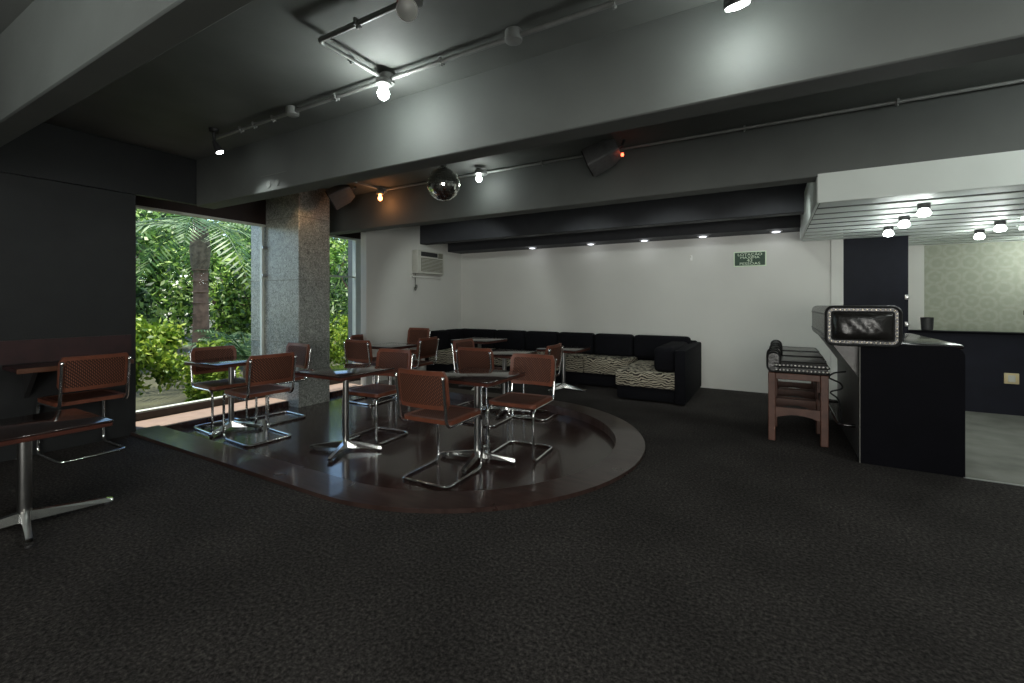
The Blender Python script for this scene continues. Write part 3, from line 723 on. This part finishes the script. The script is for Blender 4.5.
# conduits
def conduit(name, label, pts, boxes, clips, r=.014):
    t = empty(name, label, 'conduit', (0, 0, 0))
    q = MB(); q.tube(fillet(pts, .03, 4), r, 10); q.build('pipe', M['conduit'], t)
    for c in boxes:
        q = MB(); q.lathe([(.045, c[2]+.035), (.048, c[2]+.028), (.048, c[2]-.022), (.03, c[2]-.032)], 14, Matrix.Translation((c[0], c[1], 0))); q.build('junction_box', M['conduit'], t)
    for c in clips:
        q = MB(); q.box(c[0]-.008, c[0]+.008, c[1]-.022, c[1]+.022, c[2]-.017, c[2]+.02); q.lathe([(.007, c[2]-.03), (.007, c[2])], 8, Matrix.Translation((c[0], c[1], 0))); q.build('clip', M['conduit'], t)
    return t
cz = 2.715
conduit('ceiling_conduit', 'long grey conduit on the ceiling along the first concrete beam', [(-4.25, 2.13, cz), (1.5, 2.13, cz)], [(-3.16, 2.13, cz), (-2.17, 2.13, cz), (-1.22, 2.13, cz)],
        [(x_, 2.13, cz) for x_ in (-3.85, -3.66, -3.4, -2.66, -1.72, -.66)])
conduit('ceiling_conduit', 'bent grey conduit branching from the lit bulb to the reflector lamp', [(-2.17, 2.11, cz), (-2.17, 1.62, cz), (1.0, 1.62, cz)], [(-1.48, 1.62, cz)], [(-2.17, 1.84, cz), (-1.86, 1.62, cz), (-.9, 1.62, cz)])
conduit('beam_conduit', 'thin dark conduit along the top of the second beam', [(-4.42, 3.75, 2.74), (-4.42, 4.28, 2.74), (2.5, 4.28, 2.74)], [(-4.42, 4.28, 2.74), (-2.84, 4.26, 2.74)], [(x_, 4.28, 2.74) for x_ in (-3.6, -2.1, -.2, .8)], .013)

# mirror ball
mbx = empty('mirror_ball', 'silver mirror ball hanging between the concrete beams', 'mirror ball', (-2.8, 3.5, 2.43))
mb = MB(); Rb = .162; nl = 20
for j in range(nl):
    t0 = PI*j/nl; t1 = PI*(j+1)/nl; rm_ = math.sin((t0+t1)/2); nlon = max(4, int(40*rm_))
    for i in range(nlon):
        a0 = 2*PI*(i+.04)/nlon; a1 = 2*PI*(i+.96)/nlon; e = .04*PI/nl
        c = Vector((math.sin((t0+t1)/2)*math.cos((a0+a1)/2), math.sin((t0+t1)/2)*math.sin((a0+a1)/2), math.cos((t0+t1)/2)))
        jx = Vector((random.uniform(-1, 1), random.uniform(-1, 1), random.uniform(-1, 1)))*.0012
        rx = Euler((random.gauss(0, .05), random.gauss(0, .05), random.gauss(0, .05))).to_matrix()
        vs = []
        for tt, aa in ((t0+e, a0), (t1-e, a0), (t1-e, a1), (t0+e, a1)):
            d_ = Vector((math.sin(tt)*math.cos(aa), math.sin(tt)*math.sin(aa), math.cos(tt)))*Rb
            vs.append(c*Rb*1.004+rx @ (d_-c*Rb))
        mb.add(vs, [(0, 1, 2, 3)])
mb.build('mirror_tiles', mat('mirror_tile', (.95, .96, .9), .13, 1), mbx)
q = MB(); q.lathe([(.01, -.158), (.09, -.13), (.158, 0), (.09, .13), (.01, .158)], 24); q.build('core', M['black_plastic'], mbx)
q = MB(); q.lathe([(.03, .158), (.03, .18), (.012, .185), (.006, .2), (.006, .27)], 12); q.build('hanger', M['steel'], mbx)
q = MB(); q.lathe([(.05, .27), (.055, .28), (.055, .345)], 16); q.build('motor', M['black_plastic'], mbx)

# speakers
def speaker(loc, d, roll, label, led, sc=1):
    t = empty('wall_speaker', label, 'speaker', loc); mx_ = aim((0, 0, 0), d, roll)
    q = MB(); L_, a, b_ = .3*sc, .115*sc, .085*sc
    vs = []
    for z_, x_, y_ in ((L_*.5, a*1.08, b_*1.15), (-L_*.2, a, b_*1.0), (-L_*.5, a*.72, b_*.7)):
        for x1, y1 in rrect(-x_, x_, -y_, y_, .022*sc, 3): vs.append((x1, y1, z_))
    k = 16; fs = [tuple(range(k)), tuple(range(2*k, 3*k))]+[(i*k+j, i*k+(j+1) % k, (i+1)*k+(j+1) % k, (i+1)*k+j) for i in range(2) for j in range(k)]
    q.add(vs, fs, True, mx_); body = q.build('cabinet', M['speaker_shell'], t)
    q = MB(); q.prism(rrect(-a*.98, a*.98, -b_*1.04, b_*1.04, .018), L_*.5, L_*.5+.012, mx_); q.build('front_grille', mat('speaker_grille', (.008, .008, .008), .7, bump=.6, bscale=300), body)
    for z_ in (-.06, -.02, .02):
        q = MB(); q.prism(rrect(-a*1.02, a*1.02, -b_*1.03, b_*1.03, .02), z_*sc, z_*sc+.006, mx_); q.build('ridge', M['speaker_shell'], body)
    bx = mx_ @ Vector((0, 0, -L_*.5))
    q = MB(); q.tube([bx*.9, bx*1.25, Vector((bx.x*1.3, bx.y*1.3+.06, max(bx.z, 0)+.1))], .014, 8); q.lathe([(.04, 0), (.04, .02)], 12, Matrix.Translation((bx.x*1.3, bx.y*1.3+.06, max(bx.z, 0)+.09))); q.build('bracket', M['black_plastic'], t)
    if led:
        q = MB(); q.lathe([(.012, -.012), (.014, 0), (.012, .014)], 10, Matrix.Translation(bx*1.12+Vector((.03, -.03, -.085)))); q.build('indicator_light', M['red_led'], t)
    return t
speaker((-1.36, 4.05, 2.63), (-.86, -.15, -.36), .25, 'black box speaker with red light hung on the second beam', True, 1.0)
speaker((-4.80, 3.92, 2.645), (-.55, -.55, -.45), .9, 'black box speaker hung beside the top of the granite pillar', False, .95)

# air conditioner
ac = empty('air_conditioner', 'cream window air conditioner set into the white side wall', 'air conditioner', (XW, 6.15, 1.96))
q = MB(); q.bbox(0, .13, -.35, .35, -.2, .2, .012, 2); q.build('casing', M['ac_white'], ac)
q = MB(); q.bbox(.128, .142, -.27, .16, .1, .175, .004, 1); q.build('outlet_vent', M['black_plastic'], ac)
q = MB(); q.bbox(.128, .138, .19, .31, .09, .18, .004, 1); q.build('control_panel', M['ac_grille'], ac)
q = MB(); q.bbox(.128, .14, -.27, .31, -.16, .07, .006, 1); fr = q.build('front_grille', M['ac_grille'], ac)
q = MB()
for k_ in range(9): q.box(.14, .144, -.26, .3, -.15+.024*k_, -.142+.024*k_)
q.build('grille_bars', M['ac_white'], fr)
q = MB(); q.bbox(0, .05, -.38, .38, -.27, -.235, .006, 1); q.build('support_ledge', M['white_wall'], ac)
q = MB(); q.tube(fillet([(.02, -.29, -.2), (.02, -.29, -.38), (.015, -.25, -.46), (.015, -.28, -.5), (.015, -.31, -.44)], .03), .006, 8); cdx = q.build('power_cord', M['cord_grey'], ac)
q = MB(); q.bbox(.005, .035, -.29, -.25, -.45, -.39, .006, 1); q.build('plug', M['cord_grey'], cdx)

# green sign
sg = empty('wall_sign', 'small green sign with white lettering on the white back wall', 'sign', (-.27, 7.2, 1.88))
q = MB(); q.bbox(-.205, .205, -.01, 0, -.105, .105, .003, 1); q.build('border', M['sign_white'], sg)
q = MB(); q.box(-.19, .19, -.013, -.009, -.092, .092); pn = q.build('sign_face', M['sign_green'], sg)
def text(s, size, x_, z_, m, parent, sx=1):
    cu = bpy.data.curves.new('t', 'FONT'); cu.body = s; cu.size = size; cu.align_x = 'CENTER'; cu.align_y = 'CENTER'; cu.extrude = .0015
    o = bpy.data.objects.new('t', cu); C.objects.link(o); bpy.context.view_layer.update()
    me = bpy.data.meshes.new_from_object(o.evaluated_get(bpy.context.evaluated_depsgraph_get()))
    bpy.data.objects.remove(o); bpy.data.curves.remove(cu)
    me.transform(Matrix.Scale(sx, 4, (1, 0, 0))); me.materials.append(m)
    r_ = bpy.data.objects.new('lettering', me); C.objects.link(r_); r_.parent = parent; r_.rotation_euler = (PI/2, 0, 0); r_.location = (x_, -.0145, z_)
    return r_
text('LOTAÇÃO', .05, 0, .06, M['sign_white'], sg, 1.3); text('MÁXIMA', .044, 0, .018, M['sign_white'], sg, 1.45)
text('43', .062, 0, -.024, M['sign_white'], sg, 1.2); text('PESSOAS', .05, 0, -.068, M['sign_white'], sg, 1.35)
t = empty('wall_hook', 'tiny white fitting on the back wall between the sign and the corner', 'wall fitting', (-1.05, 7.2, 1.93))
q = MB(); q.bbox(-.018, .018, -.012, 0, -.04, .04, .005, 2); q.build('plate', mat('white_plastic', (.85, .85, .82), .4), t)
q = MB(); q.tube([(0, -.01, .01), (0, -.035, .005), (0, -.04, .03)], .006, 8); q.build('hook', M['ac_white'], t)

# ------------------------------------------------------------------ the garden outside
gd = MB(); gd.box(-45, -5.95, -15, 45, -.6, -.25); g_ = gd.build('ground', M['soil']); g_['kind'] = 'structure'
rng = np.random.default_rng(3)
def leaf_mesh(name, centers, length, width, m, parent, hang=.3):
    n_ = len(centers); d = rng.normal(size=(n_, 3)); d[:, 2] -= hang; d /= np.linalg.norm(d, axis=1)[:, None]
    s_ = rng.normal(size=(n_, 3)); s_ -= (s_*d).sum(1)[:, None]*d; s_ /= np.linalg.norm(s_, axis=1)[:, None]
    nm = np.cross(d, s_)
    L_ = length*rng.uniform(.6, 1.3, n_)[:, None]; W_ = width*rng.uniform(.7, 1.2, n_)[:, None]
    a = centers; c = centers+d*L_; mid = centers+d*L_*.45
    v = np.stack([a, mid+s_*W_*.5+nm*W_*.15, c, mid-s_*W_*.5+nm*W_*.15], 1).reshape(-1, 3)
    return raw(name, v, n_, m, parent)
def raw(name, v, nq, m, parent):
    me = bpy.data.meshes.new(name); me.vertices.add(len(v)); me.vertices.foreach_set('co', v.astype(np.float32).ravel())
    me.loops.add(nq*4); me.loops.foreach_set('vertex_index', np.arange(nq*4, dtype=np.int32))
    me.polygons.add(nq); me.polygons.foreach_set('loop_start', np.arange(0, nq*4, 4, dtype=np.int32))
    me.update(calc_edges=True); me.materials.append(m); o = bpy.data.objects.new(name, me); C.objects.link(o); o.parent = parent
    return o
def blob(n_, c, r, clusters):
    """Leaf positions gathered in small clusters inside an ellipsoid."""
    k = rng.normal(size=(clusters, 3)); k /= np.linalg.norm(k, axis=1)[:, None]; k *= rng.uniform(.25, 1, clusters)[:, None]**.5
    idx = rng.integers(0, clusters, n_); p = k[idx]+rng.normal(size=(n_, 3))*.13
    return p*np.array(r)+np.array(c)
def tree(name, label, cat, x, y, h, r, n_, ll, lw_, m, clusters=60, trunk=.09, z0=-.25, group=None):
    t = empty(name, label, cat, (x, y, z0), 0, group)
    leaf_mesh('foliage', blob(n_, (0, 0, h-r[2]), r, clusters), ll, lw_, m, t)
    if trunk:
        q = MB(); q.tube([(0, 0, 0), (trunk*.6, trunk*.3, (h-r[2])*.5), (-trunk*.3, 0, h-r[2]*.5)], [trunk, trunk*.8, trunk*.4], 10); q.build('trunk', M['bark'], t)
        for k_ in range(5):
            a = k_*1.256+.4; q = MB(); q.tube([(0, 0, h-r[2]*1.5+.1*k_), (r[0]*.4*math.cos(a), r[1]*.4*math.sin(a), h-r[2]), (r[0]*.75*math.cos(a), r[1]*.75*math.sin(a), h-r[2]*.6)], [trunk*.45, trunk*.3, trunk*.12], 7); q.build('branch', M['bark'], t)
    return t
def fronds(name, n_f, base, length, droop, m, parent, up=.9, lw_=.05, ll=.42, nl=26):
    for k_ in range(n_f):
        a = 2*PI*k_/n_f+rng.uniform(-.2, .2); el = up+rng.uniform(-.35, .3); L_ = length*rng.uniform(.8, 1.15)
        dh = np.array([math.cos(a), math.sin(a), 0]); V = []; sp = []
        for i in range(nl+1):
            t_ = i/nl; p = np.array(base)+dh*L_*t_*math.cos(el*(1-.3*t_))+np.array([0, 0, L_*t_*math.sin(el)-droop*L_*t_*t_]); sp.append(p)
        for i in range(2, nl):
            tg = sp[i+1]-sp[i]; tg /= np.linalg.norm(tg); sd_ = np.cross(tg, [0, 0, 1]); sd_ /= np.linalg.norm(sd_)
            l_ = ll*math.sin(PI*min(1, .12+.88*i/nl))+.06
            for sg_ in (-1, 1):
                d_ = sd_*sg_*.85+tg*.5+np.array([0, 0, -.25-.2*rng.random()]); d_ /= np.linalg.norm(d_)
                w_ = tg*lw_*.5
                V += [sp[i], sp[i]+d_*l_*.45+w_, sp[i]+d_*l_, sp[i]+d_*l_*.45-w_]
        o = raw(name, np.array(V), len(V)//4, m, parent)
        q = MB(); q.tube([tuple(p) for p in sp], [.014*(1-.8*i/nl) for i in range(nl+1)], 6); q.build('rib', M['leaf_frond'], o)
# palm whose trunk stands in the big window
pa = empty('palm_tree', 'palm with a brown trunk standing in the middle of the big window', 'tree', (-9.0, 4.25, -.25))
q = MB(); q.tube([(0, 0, 0), (.03, 0, 1), (-.02, .02, 2), (.0, .0, 3.0), (.02, 0, 3.1)], [.16, .13, .115, .11, .1], 14); q.build('trunk', M['bark'], pa)
q = MB()
for k_ in range(13): q.tube([(.125*math.cos(a), .125*math.sin(a), .3+.2*k_) for a in [2*PI*i/14 for i in range(14)]], .012, 5, closed=True)
q.build('trunk_rings', M['bark'], pa)
q = MB(); q.lathe([(.11, 2.05), (.15, 2.2), (.165, 2.5), (.13, 2.8), (.05, 3.1)], 14); q.build('crownshaft', mat('grey_green_crownshaft', (.17, .13, .085), .8, var=.5, vscale=14, bump=.5, bscale=30), pa)
fronds('frond', 12, (0, 0, 2.85), 2.2, .75, M['leaf_frond'], pa, .45)
pb = empty('fan_palm_shrub', 'low feathery palm beside the granite pillar outside the big window', 'shrub', (-8.0, 4.55, -.25))
q = MB(); q.tube([(0, 0, 0), (0, 0, .5)], [.1, .07], 10); q.build('trunk', M['bark'], pb)
fronds('frond', 13, (0, 0, .45), 1.35, .5, M['leaf_frond'], pb, .95, .035, .3)
tree('shrub', 'bright yellow-green shrub low in the left of the big window', 'shrub', -7.3, 2.62, 1.3, (.6, .5, .5), 4200, .095, .05, M['leaf_lime'], 34, .04)
tree('shrub', 'second yellow-green shrub low in the middle of the big window', 'shrub', -7.35, 3.62, .95, (.45, .38, .45), 2800, .095, .05, M['leaf_lime'], 30, .04)
tree('shrub', 'bright green bush at the foot of the small window', 'shrub', -7.6, 6.4, 1.25, (.6, .5, .6), 3400, .095, .05, M['leaf_lime'], 30, .04)
tr_ = [(-10.2, 2.6, 2.75, (1.0, .8, 1.2), 4600, .16, .075, 'leaf_mid', 'mid green leafy tree at the left of the big window'),
       (-10.9, 6.3, 2.9, (1.1, .85, 1.3), 4600, .17, .075, 'leaf_mid', 'mid green leafy tree just right of the palm trunk'),
       (-9.3, 8.4, 3.1, (.8, .9, 1.5), 4600, .22, .045, 'leaf_dark', 'dark narrow-leaved tree filling the small window'),
       (-13.3, 4.0, 3.7, (1.2, 1.0, 1.8), 5200, .2, .09, 'leaf_dark', 'dark tree standing behind the palm'),
       (-13.6, 6.9, 3.9, (1.2, 1.2, 1.9), 5200, .2, .09, 'leaf_mid', 'tall green tree behind the right half of the big window'),
       (-13.4, 10.0, 4.0, (1.2, 1.2, 1.9), 5200, .2, .09, 'leaf_mid', 'tall green tree behind the granite pillar'),
       (-13.4, 13.2, 4.2, (1.3, 1.3, 2.0), 5200, .2, .09, 'leaf_dark', 'tall dark tree far behind the small window'),
       (-17.2, 5.6, 4.7, (1.6, 1.7, 2.4), 5200, .26, .13, 'leaf_mid', 'distant tree at the far left of the garden'),
       (-17.4, 10, 5.0, (1.6, 1.8, 2.6), 5200, .26, .13, 'leaf_dark', 'distant tree in the middle of the garden'),
       (-17.2, 14.4, 5.2, (1.6, 1.8, 2.6), 5200, .26, .13, 'leaf_mid', 'distant tree far back between the two windows'),
       (-17.2, 20, 5.4, (1.8, 1.9, 2.8), 5200, .26, .13, 'leaf_dark', 'distant tree farthest back behind the small window'),
       (-22.5, 8.5, 6.6, (2.2, 2.6, 3.3), 5600, .34, .17, 'leaf_dark', 'broad dark tree at the back of the garden, left half'),
       (-22.5, 15, 6.6, (2.2, 2.6, 3.3), 5600, .34, .17, 'leaf_dark', 'broad dark tree at the back of the garden, middle'),
       (-22.5, 21.5, 6.8, (2.2, 2.6, 3.3), 5600, .34, .17, 'leaf_dark', 'broad dark tree at the back of the garden, right half')]
for x_, y_, h_, r_, n_, a, b_, m_, lb in tr_:
    tree('garden_tree', lb, 'tree', x_, y_, h_, r_, n_, a, b_, M[m_], 70, .1)
